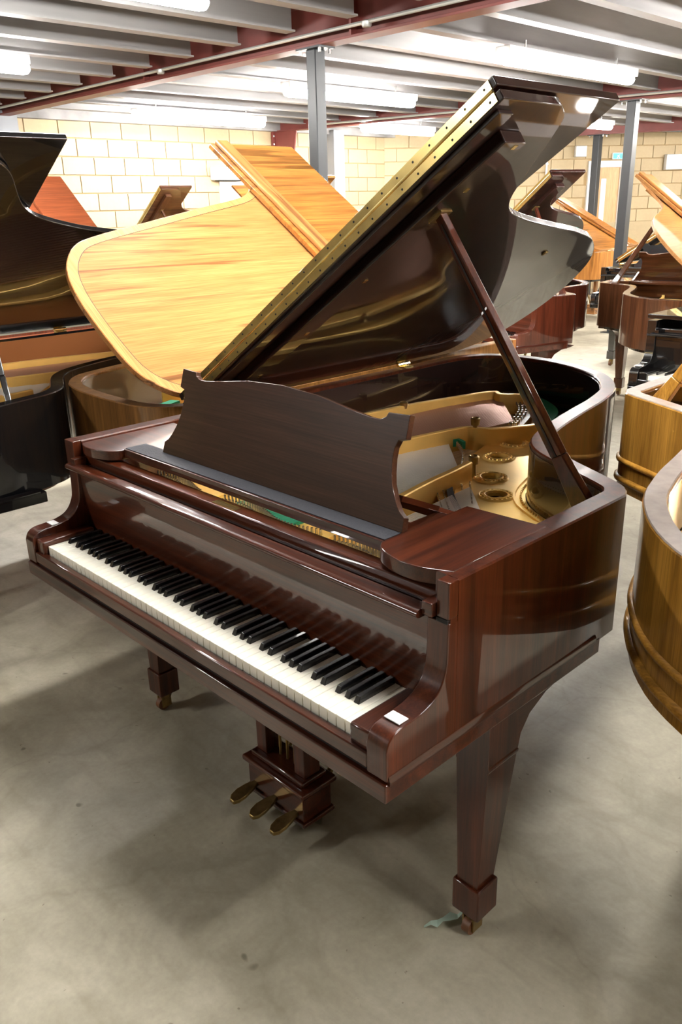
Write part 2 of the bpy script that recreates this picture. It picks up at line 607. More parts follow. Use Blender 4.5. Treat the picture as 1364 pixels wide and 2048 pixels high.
on_back('door_handle', DW0 + 0.15, DW0 + 0.25, 1.02, 1.05, STEEL, parent=d, out=0.012, depth=0.05)
s0 = bw(-6.12, 14.0)
sg = on_back('exit_sign', s0 + 0.02, s0 + 0.36, 2.27, 2.38, WHITE, depth=0.03)
tag(sg, 'green and white emergency exit sign above the far door', 'exit sign')
on_back('sign_face', s0 + 0.03, s0 + 0.35, 2.28, 2.37, SIGN, parent=sg, out=0.06, depth=0.004, bevel=0)
bm = bmesh.new()      # running figure and arrow, flat white print
prism(bm, [(0, 0), (.02, .035), (0, .07), (.012, .07), (.035, .035), (.012, 0)], 0, 0.002)
ar = obj('arrow_mark', bm, PAPER, sg, loc=(s0 + 0.25, -0.0645, 2.29), rot=(PI / 2, 0, 0), smooth=0)
bm = bmesh.new()
prism(bm, [(0, 0), (.015, 0), (.03, .025), (.05, .0), (.062, .004), (.042, .04), (.06, .05), (.056, .058), (.03, .05), (.012, .052), (.008, .042), (.022, .038)], 0, 0.002)
obj('running_figure', bm, PAPER, sg, loc=(s0 + 0.10, -0.0645, 2.288), rot=(PI / 2, 0, 0), smooth=0)
s1 = bw(-6.04, 14.25)
a_ = on_back('alarm_sounder', s1, s1 + 0.16, 2.46, 2.60, WHITE, depth=0.09, bevel=0.02)
tag(a_, 'white box-shaped alarm high on the wall over the far door', 'alarm')
s2 = bw(-5.40, 15.1)
a_ = on_back('wall_unit', s2 - 0.25, s2 + 0.15, 2.08, 2.34, PLASTIC, depth=0.09, bevel=0.01)
tag(a_, 'pale grey wall box high on the blockwork at the right of the far door', 'wall box')
obj('vent_grille', B(s2 - 0.2, s2 + 0.1, -0.125, -0.12, 2.1, 2.13), WHITE, a_)
s3 = bw(-6.30, 13.2)
a_ = on_back('junction_box', s3 + 0.05, s3 + 0.26, 2.32, 2.50, PLASTIC, depth=0.07, bevel=0.008)
tag(a_, 'pale square junction box on the blocks left of the far door', 'junction box')
obj('cover_screw', B(s3 + 0.145, s3 + 0.165, -0.104, -0.1, 2.4, 2.42), STEEL, a_)
s4 = bw(-6.40, 13.0)
bm = tube(bmesh.new(), [(s4 - 0.25, -0.05, 0.4), (s4 - 0.25, -0.05, 2.72)], 0.018)
cd = obj('conduit', bm, WHITE)
cd.location = (BW0[0], BW0[1], 0)
cd.rotation_euler = (0, 0, BANG)
tag(cd, 'thin white vertical conduit on the far blockwork', 'conduit')
for zz in (1.4, 2.2):
    obj('pipe_clip', B(s4 - 0.275, s4 - 0.225, -0.07, -0.016, zz, zz + 0.02), STEEL, cd)

d = empty('door_2', (-8.25, 0, 0))
d['kind'] = 'structure'
obj('door_frame', B(-0.03, 0.03, 6.82, 6.88, 0, 1.97), WHITE, d)
obj('door_frame', B(-0.03, 0.03, 7.20, 7.26, 0, 1.97), WHITE, d)
obj('door_frame', B(-0.03, 0.03, 6.88, 7.20, 1.91, 1.97), WHITE, d)
obj('door_leaf', B(-0.02, 0.01, 6.88, 7.20, 0.01, 1.91), plain('pale_lilac_paint', (0.66, 0.63, 0.68), 0.5), d)
a_ = obj('heater_unit', B(-8.23, -8.07, 6.66, 7.22, 1.98, 2.16), WHITE, bevel=0.02)
tag(a_, 'long white box mounted over the pale door on the left wall', 'air curtain')
obj('air_slot', B(-8.20, -8.10, 6.72, 7.16, 1.972, 1.98), DARK, a_)
# pale steel stanchions against the left wall
for y0, y1 in ((3.45, 3.82), (8.95, 9.18)):
    st = struct('trim_%d' % (1 if y0 < 5 else 2), B(-8.22, -8.02, y0, y1, 0, 2.72), PALE, bevel=0.004)

# steel beams, joists, posts ---------------------------------------------
def ibeam(name, p0, p1, z, h=0.28, w_=0.15, label=None):
    p0, p1 = Vector((*p0, 0)), Vector((*p1, 0))
    L = (p1 - p0).length
    ang = math.atan2(p1.y - p0.y, p1.x - p0.x)
    o = empty(name, (p0.x, p0.y, z), ang)
    tag(o, label, 'beam')
    obj('bottom_flange', B(0, L, -w_ / 2, w_ / 2, 0, 0.016), REDSTEEL, o, bevel=0.002)
    obj('web', B(0, L, -0.008, 0.008, 0.016, h - 0.016), REDSTEEL, o)
    obj('top_flange', B(0, L, -w_ / 2, w_ / 2, h - 0.016, h), REDSTEEL, o, bevel=0.002)
    return o, L, ang
f_ = 1.0585
def bz(x, y, k=f_):
    return (CAM[0] + (x - CAM[0]) * k, CAM[1] + (y - CAM[1]) * k)
b1, L1, A1 = ibeam('steel_beam', bz(-8.3, 3.40), (9, 3.86), 2.66, label='red oxide steel beam crossing nearest overhead, post under it')
b2, L2, A2 = ibeam('steel_beam', (-8.24, 7.92), (6, 10.75), 2.66, label='red oxide steel beam behind, meeting the left wall on a bracket')
b3, L3, A3 = ibeam('steel_beam', bz(-5.90, 12.36, 1.02), (-1.2, 14.9), 2.62, label='short red oxide steel beam at the far end by the exit sign')
# stiffener plates with bolt heads on the nearest beam
for s in (4.0, 6.6, 9.0, 11.6):
    pl = obj('splice_plate', B(s, s + 0.02, -0.07, 0.07, 0.016, 0.264), REDSTEEL, b1)
    for zz in (0.07, 0.14, 0.21):
        obj('bolt', lathe(bmesh.new(), [(0.011, 0), (0.011, 0.01)], (s - 0.012, -0.04, zz), 6), DARK, pl)
hb = obj('haunch_plate', prism(bmesh.new(), [(0.0, 0), (0.42, 0), (0.36, -0.34), (0.03, -0.34)], -0.012, 0.012), REDSTEEL, b2, rot=(PI / 2, 0, 0))
ep = obj('end_plate', B(-0.0, 0.02, -0.09, 0.09, -0.34, 0.0), REDSTEEL, b2)
for zz in (-0.06, -0.17, -0.28):
    for yy in (-0.06,):
        obj('bolt', lathe(bmesh.new(), [(0.015, -0.01), (0.015, 0.015)], (0.025, yy, zz), 6), STEEL, ep)

jbase = finish(box(box(box(bmesh.new(), -0.012, 0.012, 0, 1, 0.02, 0.43), -0.05, 0.05, 0, 1, 0, 0.018), -0.05, 0.05, 0, 1, 0.41, 0.43), JOIST, 'joist')
XJ = [-1.5 - 0.62 * q for q in range(11)] + [-0.88 + 0.62 * q for q in range(11)]
for jx in XJ:
    for (a, b_) in ((-5.9, 3.50), (3.80, 8.2 + (jx + 8) * 0.19), (8.5 + (jx + 8) * 0.19, 15.1)):
        o = bpy.data.objects.new('joist', jbase)
        C.objects.link(o)
        o.location = (jx, a, 2.735)
        o.scale = (1, b_ - a, 0.66)
        o.parent = CEIL

def post(x, y, top, wd, label, rz=0):
    o = empty('support_post', (x, y, 0), rz, label, 'post')
    obj('shaft', B(-wd / 2, wd / 2, -wd / 2, wd / 2, 0.012, top - 0.012), POST, o, bevel=0.008)
    obj('base_plate', B(-wd, wd, -wd, wd, 0, 0.012), POST, o)
    cp = obj('cap_plate', B(-wd * 1.25, wd * 1.25, -wd * .8, wd * .8, top - 0.012, top), POST, o)
    for sx in (-1, 1):
        for sy in (-1, 1):
            obj('bolt', lathe(bmesh.new(), [(0.012, -0.03), (0.012, 0)], (sx * wd * 1.0, sy * wd * .5, top - 0.012), 6), STEEL, cp)
    return o
def beam_y(A, P, x):
    return P[1] + math.tan(A) * (x - P[0])
post(-2.73, beam_y(A1, bz(-8.3, 3.40), -2.73), 2.66, 0.10, 'dark grey square steel post standing behind the orange walnut lid')
post(-2.98, beam_y(A2, (-8.24, 7.92), -2.98), 2.66, 0.115, 'dark grey square steel post right of the tall open mahogany lid', 0.0)
post(-5.62, beam_y(A3, bz(-5.90, 12.36, 1.02), -5.62), 2.62, 0.12, 'dark grey post farthest away beside the exit door frame')

def pipe(pts, r, mat, label, boxes=()):
    o = obj('conduit', tube(bmesh.new(), pts, r), mat)
    tag(o, label, 'conduit')
    for p_ in boxes:
        obj('inspection_box', lathe(bmesh.new(), [(0.028, -0.022), (0.034, -0.01), (0.034, 0.012), (0.02, 0.02)], p_, 14), mat, o)
    return o
P1 = bz(-8.3, 3.40)
def along1(x, dy, z):
    return (x, beam_y(A1, P1, x) + dy, z)
pipe([along1(x, -0.12, 2.72) for x in (-8.2, -4, 0, 4, 8)], 0.013, GALV, 'thin galvanised conduit along the nearest red beam',
     [along1(x, -0.12, 2.71) for x in (-4.55, -2.1, -0.55)])
P2 = (-8.24, 7.92)
def along2(x, dy, z):
    return (x, beam_y(A2, P2, x) + dy, z)
pipe([along2(x, -0.12, 2.70) for x in (-7.4, -4, 0, 4)], 0.014, GALV, 'thin galvanised conduit along the second red beam',
     [along2(x, -0.12, 2.69) for x in (-4.6, -2.3)])

def light(x, y0, y1, label, z=2.60, r=0.055):
    o = empty('ceiling_light', (x, y0, z), 0, label, 'ceiling light')
    L = y1 - y0
    obj('light_body', B(-0.068, 0.068, 0.01, L - 0.01, 0.022, 0.085), WHITE, o, bevel=0.006)
    pts = [(0, 0, 0), (0, 0.015, 0), (0, 0.05, 0), (0, L - 0.05, 0), (0, L - 0.015, 0), (0, L, 0)]
    obj('diffuser', tube(bmesh.new(), pts, [r * .5, r * .85, r, r, r * .85, r * .5], 14), TUBE, o)
    for yy in (0.3, L - 0.3):
        obj('hanger', B(-0.006, 0.006, yy, yy + 0.012, 0.085, 0.15), STEEL, o)
    return o
zl = 2.60
kf = (zl - CAM[2]) / 1.3255
def lx(x, y):
    return (CAM[0] + (x - CAM[0]) * kf, CAM[1] + (y - CAM[1]) * kf)
for (xa, ya, xb, yb, lab) in [
    (-9.33, 6.22, -9.49, 8.69, 'glowing tube light nearest the left block wall'),
    (-6.12, 6.34, -6.15, 8.70, 'glowing tube light crossed by the dark post left of centre'),
    (-3.07, 6.57, -3.22, 9.17, 'large glowing tube light above the open mahogany lid'),
    (-9.05, 10.82, -9.41, 12.82, 'small far tube light above the corner of the block walls'),
    (-6.62, 13.4, -6.59, 15.0, 'small tube light half behind the raised lid near the far post'),
    (-3.03, 0.7, -2.99, 2.99, 'tube light cut by the top edge of the picture'),
    (-6.25, 0.9, -6.25, 3.2, 'tube light cut by the left edge of the picture'),
]:
    a = lx(xa, ya)
    b_ = lx(xb, yb)
    light((a[0] + b_[0]) / 2, a[1], b_[1], lab, zl, 0.045)
for i, (x, y) in enumerate([(0.6, 0.35), (0.6, 5.0), (0.6, 9.4), (3.1, 0.35), (3.1, 5.0), (3.1, 9.4), (-1.95, 9.4), (5.5, 0.35), (-1.95, -4.3), (-1.95, 13.1), (0.6, 13.1)]):  # unseen tubes; the farthest pair is added to brighten the back wall
    light(x, y, y + 1.8, 'tube light outside the picture in the rows over the piano floor, farthest pair added to light the back wall', zl, 0.045)['group'] = 'tube lights out of view'

# ------------------------------------------------------------------ pianos
RIGHT = [(1.418, 0.784), (1.391, 0.832), (1.336, 0.868), (1.261, 0.906), (1.184, 0.947), (1.10, 0.998), (1.045, 1.065), (1.01, 1.156), (0.985, 1.25),
         (0.961, 1.356), (0.940, 1.46), (0.919, 1.569), (0.895, 1.66), (0.872, 1.735), (0.834, 1.816), (0.768, 1.915), (0.678, 2.005), (0.563, 2.075),
         (0.46, 2.115), (0.36, 2.138), (0.25, 2.142), (0.14, 2.118), (0.06, 2.055), (0.015, 1.965), (0.0, 1.86)]
TAIL_B = [(1.535, 0.62), (1.50, 0.73), (1.42, 0.81), (1.30, 0.87), (1.20, 0.94), (1.14, 1.03), (1.10, 1.16), (1.05, 1.35), (0.98, 1.60), (0.925, 1.80), (0.88, 1.94),
          (0.84, 2.01), (0.77, 2.07), (0.69, 2.11), (0.58, 2.135), (0.45, 2.145), (0.30, 2.145), (0.18, 2.135), (0.10, 2.10), (0.035, 2.03), (0.0, 1.90)]
TAIL_A = [(1.62, 0.618), (1.585, 0.741), (1.569, 0.80), (1.541, 0.857), (1.485, 0.915), (1.40, 0.96), (1.327, 0.995), (1.25, 1.04), (1.18, 1.11), (1.13, 1.20), (1.095, 1.28),
          (1.055, 1.389), (1.0, 1.60), (0.95, 1.78), (0.88, 1.93), (0.78, 2.05), (0.62, 2.14), (0.45, 2.18), (0.28, 2.18), (0.12, 2.13), (0.02, 2.02), (0.0, 1.88)]

def grand(cfg):
    """one grand piano; local frame: x along the keyboard from the bass end, y from the keys to the tail"""
    W, sl = cfg.get('W', 1.42), cfg.get('sl', 1.0)
    sw = W / 1.42
    src = cfg.get('outline', RIGHT)
    k = 1.0 if cfg.get('outline_abs') else sw
    YF = 0.163
    crv = catmull([(x * k, y * sl) for x, y in src], 3)
    YR = 0.190
    path = [(W, YR), (W, 0.35 * sl), (W, 0.60 * sl)] + crv + [(0, 1.2 * sl), (0, 0.6 * sl), (0, YR)]
    if cfg.get('outline_abs'):
        path = [(W, YR), (W, cfg.get('corner', 0.45) - 0.02)] + crv + [(0, 1.2), (0, 0.6), (0, YR)]
    H = 0.965
    wd, dk = cfg['wood'], cfg.get('inner', INNER)
    det = cfg.get('detail', 0)
    R = empty('grand_piano', (cfg['x'], cfg['y'], 0), cfg.get('yaw', 0), cfg['label'], 'piano', cfg.get('group'))
    zb = 0.628
    t = 0.052
    # ---- case
    ca = 0.0035
    sec = [(0, zb), (0, H - ca), (ca, H), (t - ca, H), (t, H - ca), (t, zb)]
    rim = obj('rim', sweep(bmesh.new(), path, sec), cfg.get('side', wd)['Z'], R)
    if cfg.get('rim_top'):
        capsec = [(0.002, H), (0.004, H + 0.003), (t - 0.004, H + 0.003), (t - 0.002, H)]
        obj('rim_cap', sweep(bmesh.new(), path, capsec), cfg['rim_top'], rim)
    inn = [(t + 0.002, 0.74), (t + 0.002, H - 0.012), (t - 0.003, H - 0.012), (t - 0.003, 0.74)]
    obj('inner_rim', sweep(bmesh.new(), path[1:-1], inn), dk, R)
    if cfg.get('beads'):
        for zc, rr in ((0.735, 0.010), (0.668, 0.012)):
            sec = [(-rr * math.cos(a), zc + rr * math.sin(a)) for a in [(-90 + 30 * q) * PI / 180 for q in range(7)]] + [(0.004, zc)]
            obj('bead_moulding', sweep(bmesh.new(), path, sec), cfg.get('side', wd)['X'], rim)
    else:
        sec = [(-0.003, zb + 0.003), (-0.004, zb + 0.012), (0.0, zb + 0.022), (0.004, zb + 0.003)]
        obj('cove_moulding', sweep(bmesh.new(), [(W, 0.008), (W, min(0.70, 0.72 * sl))], sec), wd['Y'], rim)
        obj('cove_moulding', sweep(bmesh.new(), [(0, min(0.70, 0.72 * sl)), (0, 0.008)], sec), wd['Y'], rim)
    # bottom frame of the case
    inner_path = offset(path, 0.06)
    bb = prism(bmesh.new(), inner_path, zb - 0.03, zb)
    obj('bottom_frame', bb, dk, R)
    # key bed
    yk1 = 0.725 * min(1, sl)
    kb = obj('key_bed', B(0.0, W, 0.0, yk1, 0.594, 0.634), wd['X'], R, bevel=0.004)
    # arms
    prof = [(0.004, 0.638), (0.004, 0.700), (0.010, 0.716), (0.022, 0.727), (0.040, 0.732), (0.070, 0.734), (0.100, 0.738), (0.125, 0.746),
            (0.143, 0.760), (0.155, 0.780), (0.162, 0.806), (0.165, 0.885), (0.212, 0.885), (0.212, 0.638)]
    if det:
        fine = catmull([prof[i] for i in range(1, 12)], 3)
        prof = [prof[0]] + fine + prof[12:]
    for x0, x1 in ((0.0004, 0.05), (W - 0.05, W - 0.0004)):
        obj('arm', side_prism(bmesh.new(), prof, x0, x1), wd['Z'] if x0 < 1 else wd['Z'], R, bevel=0.003)
    # front ends of the rim above the arms, with the little step inward
    for s_, x0, x1, x2 in ((0, 0.0, 0.050, 0.072), (1, W - 0.028, W, W - 0.052)):
        obj('rim_end', B(x0, x1, YF, YR + 0.0005, 0.893, H), wd['Z'], R, bevel=0.0025)
        obj('side_filler', B(x0 + 0.001, x1 - 0.001, YR - 0.02, YR + 0.0005, 0.63, 0.893), wd['Z'], R)
        obj('arm_gap_shade', B(x0 + 0.001, x1 - 0.001, YF - 0.0015, YF + 0.001, 0.885, 0.893), DARK, R)  # thin dark strip painted in for the shade of the groove
        obj('rim_step', B(min(x2, x0 if s_ else x1), max(x2, x0 if s_ else x1), YF - 0.012, YF + 0.026, 0.893, 0.920), wd['X'], R, bevel=0.002)
    xk0 = cfg.get('xk0', (W - 1.2236) / 2)
    if W < 1.36:
        xk0 = 0.06
    xk1 = xk0 + min(1.2236, W - 0.12)
    if W > 1.36:
        for x0, x1 in ((0.05, xk0 - 0.001), (xk1 + 0.001, W - 0.05)):
            obj('cheek_block', B(x0, x1, 0.014, 0.175, 0.66, 0.712), wd['Y'], R, bevel=0.006)
    # key slip
    obj('key_slip', B(0.05, W - 0.05, 0.006, 0.026, 0.641, 0.674), wd['X'], R, bevel=0.004)
    obj('slip_shadow_gap', B(0.05, W - 0.05, 0.012, 0.026, 0.634, 0.641), DARK, R)
    # fallboard with rounded nose
    obj('fallboard', side_prism(bmesh.new(), [(0.1825, 0.690), (0.172, 0.885), (0.184, 0.885), (0.1945, 0.690)], 0.05, W - 0.05), wd['X'], R, smooth=0)
    nose = [(0.150 + 0.011 * math.cos(a), 0.8935 + 0.0085 * math.sin(a)) for a in [(90 + 22.5 * q) * PI / 180 for q in range(9)]] + [(0.176, 0.885), (0.176, 0.902)]
    obj('fallboard_nose', side_prism(bmesh.new(), nose, 0.032, W - 0.054), wd['X'], R)
    obj('front_rail', B(0.05, W - 0.05, 0.190, 0.232, 0.82, 0.925), wd['X'], R, bevel=0.004)
    obj('rail_recess', B(0.05, W - 0.05, 0.184, 0.191, 0.80, 0.90), MAHOG_DARK['X'] if det else dk, R)
    # keyboard
    if det:
        kr = obj('keyboard', B(xk0, xk1, 0.032, 0.181, 0.636, 0.664), DARK, R)
        wh = [finish(box(bmesh.new(), 0.0008, 0.02273, 0.028, 0.182, 0.6650, 0.697), IVORY, 'white_key', bevel=0.0012, seg=2)]
        bp = bmesh.new()
        q0 = [bp.verts.new(v) for v in ((-0.0014, 0.078, 0.696), (0.0134, 0.078, 0.696), (0.0134, 0.1805, 0.696), (-0.0014, 0.1805, 0.696))]
        q1 = [bp.verts.new(v) for v in ((0.0008, 0.0855, 0.7110), (0.0112, 0.0855, 0.7110), (0.0112, 0.1805, 0.7110), (0.0008, 0.1805, 0.7110))]
        bp.faces.new(q0[::-1])
        bp.faces.new(q1)
        for q in range(4):
            bp.faces.new((q0[q], q0[(q + 1) % 4], q1[(q + 1) % 4], q1[q]))
        bk = finish(bp, EBONY, 'black_key', bevel=0.0014, seg=2)
        names = 'ABCDEFG'
        for i in range(52):
            o = bpy.data.objects.new('white_key', wh[0])
            C.objects.link(o)
            o.parent = kr
            o.location = (xk0 + i * 1.2236 / 52, 0, random.uniform(-0.0003, 0.0003))
            n_ = names[i % 7]
            if i < 51 and n_ in 'ACDFG':
                sh = {'A': 0.0018, 'C': -0.0022, 'D': 0.0022, 'F': -0.0028, 'G': 0.0}[n_]
                o = bpy.data.objects.new('black_key', bk)
                C.objects.link(o)
                o.parent = kr
                o.location = (xk0 + (i + 1) * 1.2236 / 52 - 0.006 + sh, 0, random.uniform(-0.0003, 0.0003))
    else:
        kr = obj('keyboard', B(xk0, xk1, 0.028, 0.182, 0.650, 0.695), IVORY, R)
        bm = bmesh.new()
        for i in range(51):
            if 'ABCDEFG'[i % 7] in 'ACDFG':
                x = xk0 + (i + 1) * (xk1 - xk0) / 52
                box(bm, x - 0.005, x + 0.005, 0.08, 0.181, 0.695, 0.708)
        obj('black_keys', bm, EBONY, kr, kind='stuff')
    # ---- interior
    sx, sy = sw, sl
    inner = offset(path, t + 0.001)
    interior = [p_ for p_ in inner]
    obj('soundboard', prism(bmesh.new(), [(W - t, 0.24)] + interior[1:-1] + [(t, 0.24)], 0.742, 0.752), SPRUCE, R)
    xi = [p_ for p_ in inner[2:-2]]
    # gold plate: along treble side and the bentside, with open ports
    bent = [p_ for p_ in inner if 0.5 * sl < p_[1] < 1.62 * sl and p_[0] > 0.45 * W]
    holes_c = [(0.945, 0.968), (0.838, 1.09), (0.732, 1.278), (0.676, 1.445), (0.672, 1.60)]
    inner_edge = [(0.80, 1.72), (0.66, 1.70), (0.60, 1.62), (0.592, 1.42), (0.64, 1.27), (0.70, 1.13), (0.78, 1.00), (0.87, 0.87), (0.95, 0.74), (1.02, 0.60), (1.04, 0.52)]
    inner_edge = [(x * sx, y * sy) for x, y in inner_edge]
    plate = [(t + 0.01, 0.24), (W - t - 0.005, 0.24), (W - t - 0.005, 0.45)] + [(x - 0.004, y) for x, y in bent] + inner_edge + [(0.6 * sx, 0.52), (t + 0.01, 0.52)]
    if cfg.get('outline_abs'):
        plate = [(t + 0.01, 0.24), (W - t - 0.005, 0.24), (W - t - 0.005, 0.52), (t + 0.01, 0.52)]
        hh = []
    else:
        hh = [[(cx * sx + 0.030 * math.cos(a * PI / 8), cy * sy + 0.030 * math.sin(a * PI / 8)) for a in range(16)] for cx, cy in holes_c[:4 if det else 3]]
    pl = obj('cast_plate', prism(bmesh.new(), plate, 0.792, 0.802, hh), GOLD, R, smooth=25)
    if not cfg.get('outline_abs'):
        for cx, cy in (holes_c[:4] if det else holes_c[:3]):
            bm = bmesh.new()
            lathe_ring = [(0.0295, -0.004), (0.031, 0.007), (0.034, 0.008), (0.037, 0.004), (0.045, 0.004), (0.049, 0.006), (0.053, 0.0)]
            n = 32
            rings = [[bm.verts.new((cx * sx + r * math.cos(2 * PI * q / n), cy * sy + r * math.sin(2 * PI * q / n), 0.802 + z)) for q in range(n)] for r, z in lathe_ring]
            for a in range(len(lathe_ring) - 1):
                for q in range(n):
                    bm.faces.new((rings[a][q], rings[a][(q + 1) % n], rings[a + 1][(q + 1) % n], rings[a + 1][q]))
            for q in range(18):
                a = 2 * PI * q / 18
                px_, py_ = cx * sx + 0.041 * math.cos(a), cy * sy + 0.041 * math.sin(a)
                lathe(bm, [(0.0050, 0.003), (0.0044, 0.006), (0.002, 0.0085)], (px_, py_, 0.802), 6)
            obj('port_rosette', bm, GOLD, pl)
            obj('port_shade_disc', lathe(bmesh.new(), [(0.034, 0), (0.034, 0.004)], (cx * sx, cy * sy, 0.7525), 20), DARKBROWN, pl)  # dark disc that paints the shade seen down the open port
    # struts
    def strut(pts, w_, h, z=0.802):
        bm = bmesh.new()
        p2 = catmull([(x * sx, y * sy) for x, y in pts], 4)
        sec = [(-w_ / 2, z - 0.02), (-w_ / 2, z + h), (-w_ / 2 + 0.003, z + h + 0.003), (w_ / 2 - 0.003, z + h + 0.003), (w_ / 2, z + h), (w_ / 2, z - 0.02)]
        sweep(bm, p2, sec)
        obj('plate_strut', bm, GOLD, pl)
    yb = 2.0 if not cfg.get('outline_abs') else 2.1
    strut([(0.90, 0.50), (0.86, 0.64), (0.83, 0.80), (0.815, 0.93), (0.80, 1.03)], 0.022, 0.056)
    strut([(0.42, 0.50), (0.455, 0.80), (0.49, 1.09), (0.535, 1.33), (0.575, 1.36), (0.63, 1.40), (0.69, 1.50), (0.74, 1.64)], 0.020, 0.056)
    strut([(0.14, 0.50), (0.14, 1.1), (0.165, 1.43), (0.20, 1.60), (0.27, 1.86), (0.33, 1.85), (0.42, 1.92)], 0.022, 0.056)
    strut([(0.075, 0.50), (0.075, 1.5), (0.13, 1.80), (0.22, 1.98)], 0.016, 0.02)
    strut([(0.07, 0.50), (0.5, 0.50), (0.9, 0.505), (1.33, 0.50)], 0.03, 0.025)
    # strings
    def strings(name, mat, a0, a1, b0, b1, n, r, z0=0.822, z1=0.822):
        bm = bmesh.new()
        for i in range(n):
            q = i / (n - 1)
            p0 = Vector((a0[0] + (a1[0] - a0[0]) * q, a0[1] + (a1[1] - a0[1]) * q, z0))
            p1 = Vector((b0[0] + (b1[0] - b0[0]) * q, b0[1] + (b1[1] - b0[1]) * q, z1))
            for p_ in (p0, p1):
                p_.x *= sx
                p_.y *= sy
            bar(bm, p0, p1, r * 2, r * 2)
        obj(name, bm, mat, R, kind='stuff', smooth=0)
    nn = 2 if det else 1
    strings('bass_strings', COPPER, (0.10, 0.50), (0.40, 0.50), (0.255, 1.94), (0.55, 1.62), 26 * nn, 0.0019 if det else 0.004, 0.828, 0.828)
    strings('tenor_strings', STRING, (0.45, 0.50), (0.86, 0.50), (0.50, 1.30), (0.74, 1.06), 30 * nn, 0.0011, 0.826, 0.812)
    strings('treble_strings', STRING, (0.92, 0.50), (1.33, 0.50), (0.86, 0.96), (1.20, 0.62), 36 * nn, 0.0010, 0.826, 0.812)
    # bridges
    def ridge(name, pts, w_, z0, z1, mat):
        bm = bmesh.new()
        sweep(bm, catmull([(x * sx, y * sy) for x, y in pts], 4), [(-w_ / 2, z0), (-w_ / 2, z1), (w_ / 2, z1), (w_ / 2, z0)])
        return obj(name, bm, mat, R)
    ridge('bass_bridge', [(0.22, 2.01), (0.36, 1.95), (0.49, 1.80), (0.58, 1.60)], 0.035, 0.75, 0.820, WALNUT_SIDE['X'])
    bm = bmesh.new()
    bp_ = catmull([(0.235, 1.98), (0.355, 1.925), (0.48, 1.78), (0.565, 1.59)], 6)
    for q, (x, y) in enumerate(bp_):
        for dd in (-0.010, 0.0, 0.010):
            lathe(bm, [(0.0035, 0), (0.0035, 0.012)], ((x + dd) * sx, (y + dd) * sy, 0.820), 5)
    obj('bridge_pins', bm, STEEL, R, kind='stuff')
    ridge('treble_bridge', [(0.815, 0.875), (0.88, 0.81), (0.944, 0.748), (1.06, 0.65), (1.18, 0.58)], 0.022, 0.75, 0.812, WALNUT_SIDE['X'])
    if det:
        bm = bmesh.new()
        for q, (x, y) in enumerate(catmull([(0.815, 0.875), (0.88, 0.81), (0.944, 0.748), (1.06, 0.65)], 8)):
            for dd in (-0.006, 0.006):
                lathe(bm, [(0.0022, 0), (0.0022, 0.008)], (x + dd, y + dd, 0.812), 5)
        for (a0, a1, mz) in (((0.822, 0.968), (0.949, 0.825), 0.008), ((0.832, 0.994), (0.950, 0.850), 0.012)):
            for q in range(17):
                lathe(bm, [(0.0028, 0), (0.0028, mz)], (a0[0] + (a1[0] - a0[0]) * q / 16, a0[1] + (a1[1] - a0[1]) * q / 16, 0.803), 6)
        for q in range(15):
            t_ = q / 14
            lathe(bm, [(0.0035, 0), (0.0035, 0.016)], (0.555 + 0.175 * t_, 1.285 - 0.20 * t_ + 0.02 * math.sin(PI * t_), 0.806), 6)
        obj('hitch_pins', bm, STEEL, R, kind='stuff')
        ridge('felt_strip', [(0.822, 0.912), (0.88, 0.85), (0.945, 0.792), (1.06, 0.69)], 0.018, 0.806, 0.816, FELT_NAVY)
    ridge('felt_strip', [(0.31, 2.05), (0.435, 1.985), (0.56, 1.86), (0.645, 1.64)], 0.046, 0.79, 0.822, FELT_GREEN)
    if det:
        ridge('felt_strip', [(0.36, 2.06), (0.47, 2.00), (0.60, 1.90), (0.68, 1.76)], 0.012, 0.758, 0.775, FELT_GREEN)
        ridge('hitch_rail', [(0.24, 2.04), (0.40, 2.01), (0.55, 1.87), (0.65, 1.66)], 0.045, 0.752, 0.79, GOLD)
        ridge('felt_strip', [(0.525, 1.285), (0.545, 1.305), (0.58, 1.290)], 0.012, 0.80, 0.826, FELT_GREEN)
        # tuning pins and front felt
        ob = bmesh.new()
        for (xa, xb, n_, rws) in ((0.10, 0.36, 22, 3), (0.44, 0.835, 34, 3), (0.88, 1.30, 38, 3)):
            for i in range(n_):
                for j in range(rws):
                    x = xa + (xb - xa) * (i + 0.33 * j) / n_
                    y = 0.335 + 0.03 * j + 0.02 * math.sin(i * 0.2)
                    lathe(ob, [(0.0042, 0), (0.0042, 0.022), (0.0033, 0.030), (0.0033, 0.036)], (x, y, 0.802), 6)
        obj('tuning_pins', ob, STEEL, R, kind='stuff', smooth=50)
        for xa in (0.40, 0.855, 1.315):
            obj('plate_strut', B(xa - 0.012, xa + 0.012, 0.24, 0.51, 0.80, 0.828), GOLD, pl, bevel=0.003)
        obj('felt_strip', B(0.46, 0.70, 0.415, 0.47, 0.802, 0.812), FELT_GREEN, R)
        # tall nose bolts with crowned nuts, and the bolts round the edge
        for (x, y, h) in ((0.572, 1.36, 0.095), (0.79, 1.065, 0.07), (0.165, 1.45, 0.075)):
            bm = lathe(bmesh.new(), [(0.009, 0), (0.008, h - 0.028), (0.015, h - 0.026), (0.017, h - 0.004), (0.012, h), (0.006, h - 0.006)], (x, y, 0.80), 12)
            obj('nose_bolt', bm, GOLD_DK, pl)
        for (x, y) in ((0.985, 1.13), (1.03, 1.05), (1.10, 0.955), (1.215, 0.875), (1.345, 0.62), (0.93, 1.30)):
            bm = lathe(bmesh.new(), [(0.013, 0), (0.013, 0.006), (0.010, 0.012), (0.004, 0.015)], (x, y, 0.802), 10)
            obj('plate_bolt', bm, STEEL, pl)
        cpth = [(x - 0.03, y - 0.018) for x, y in bent][2:]
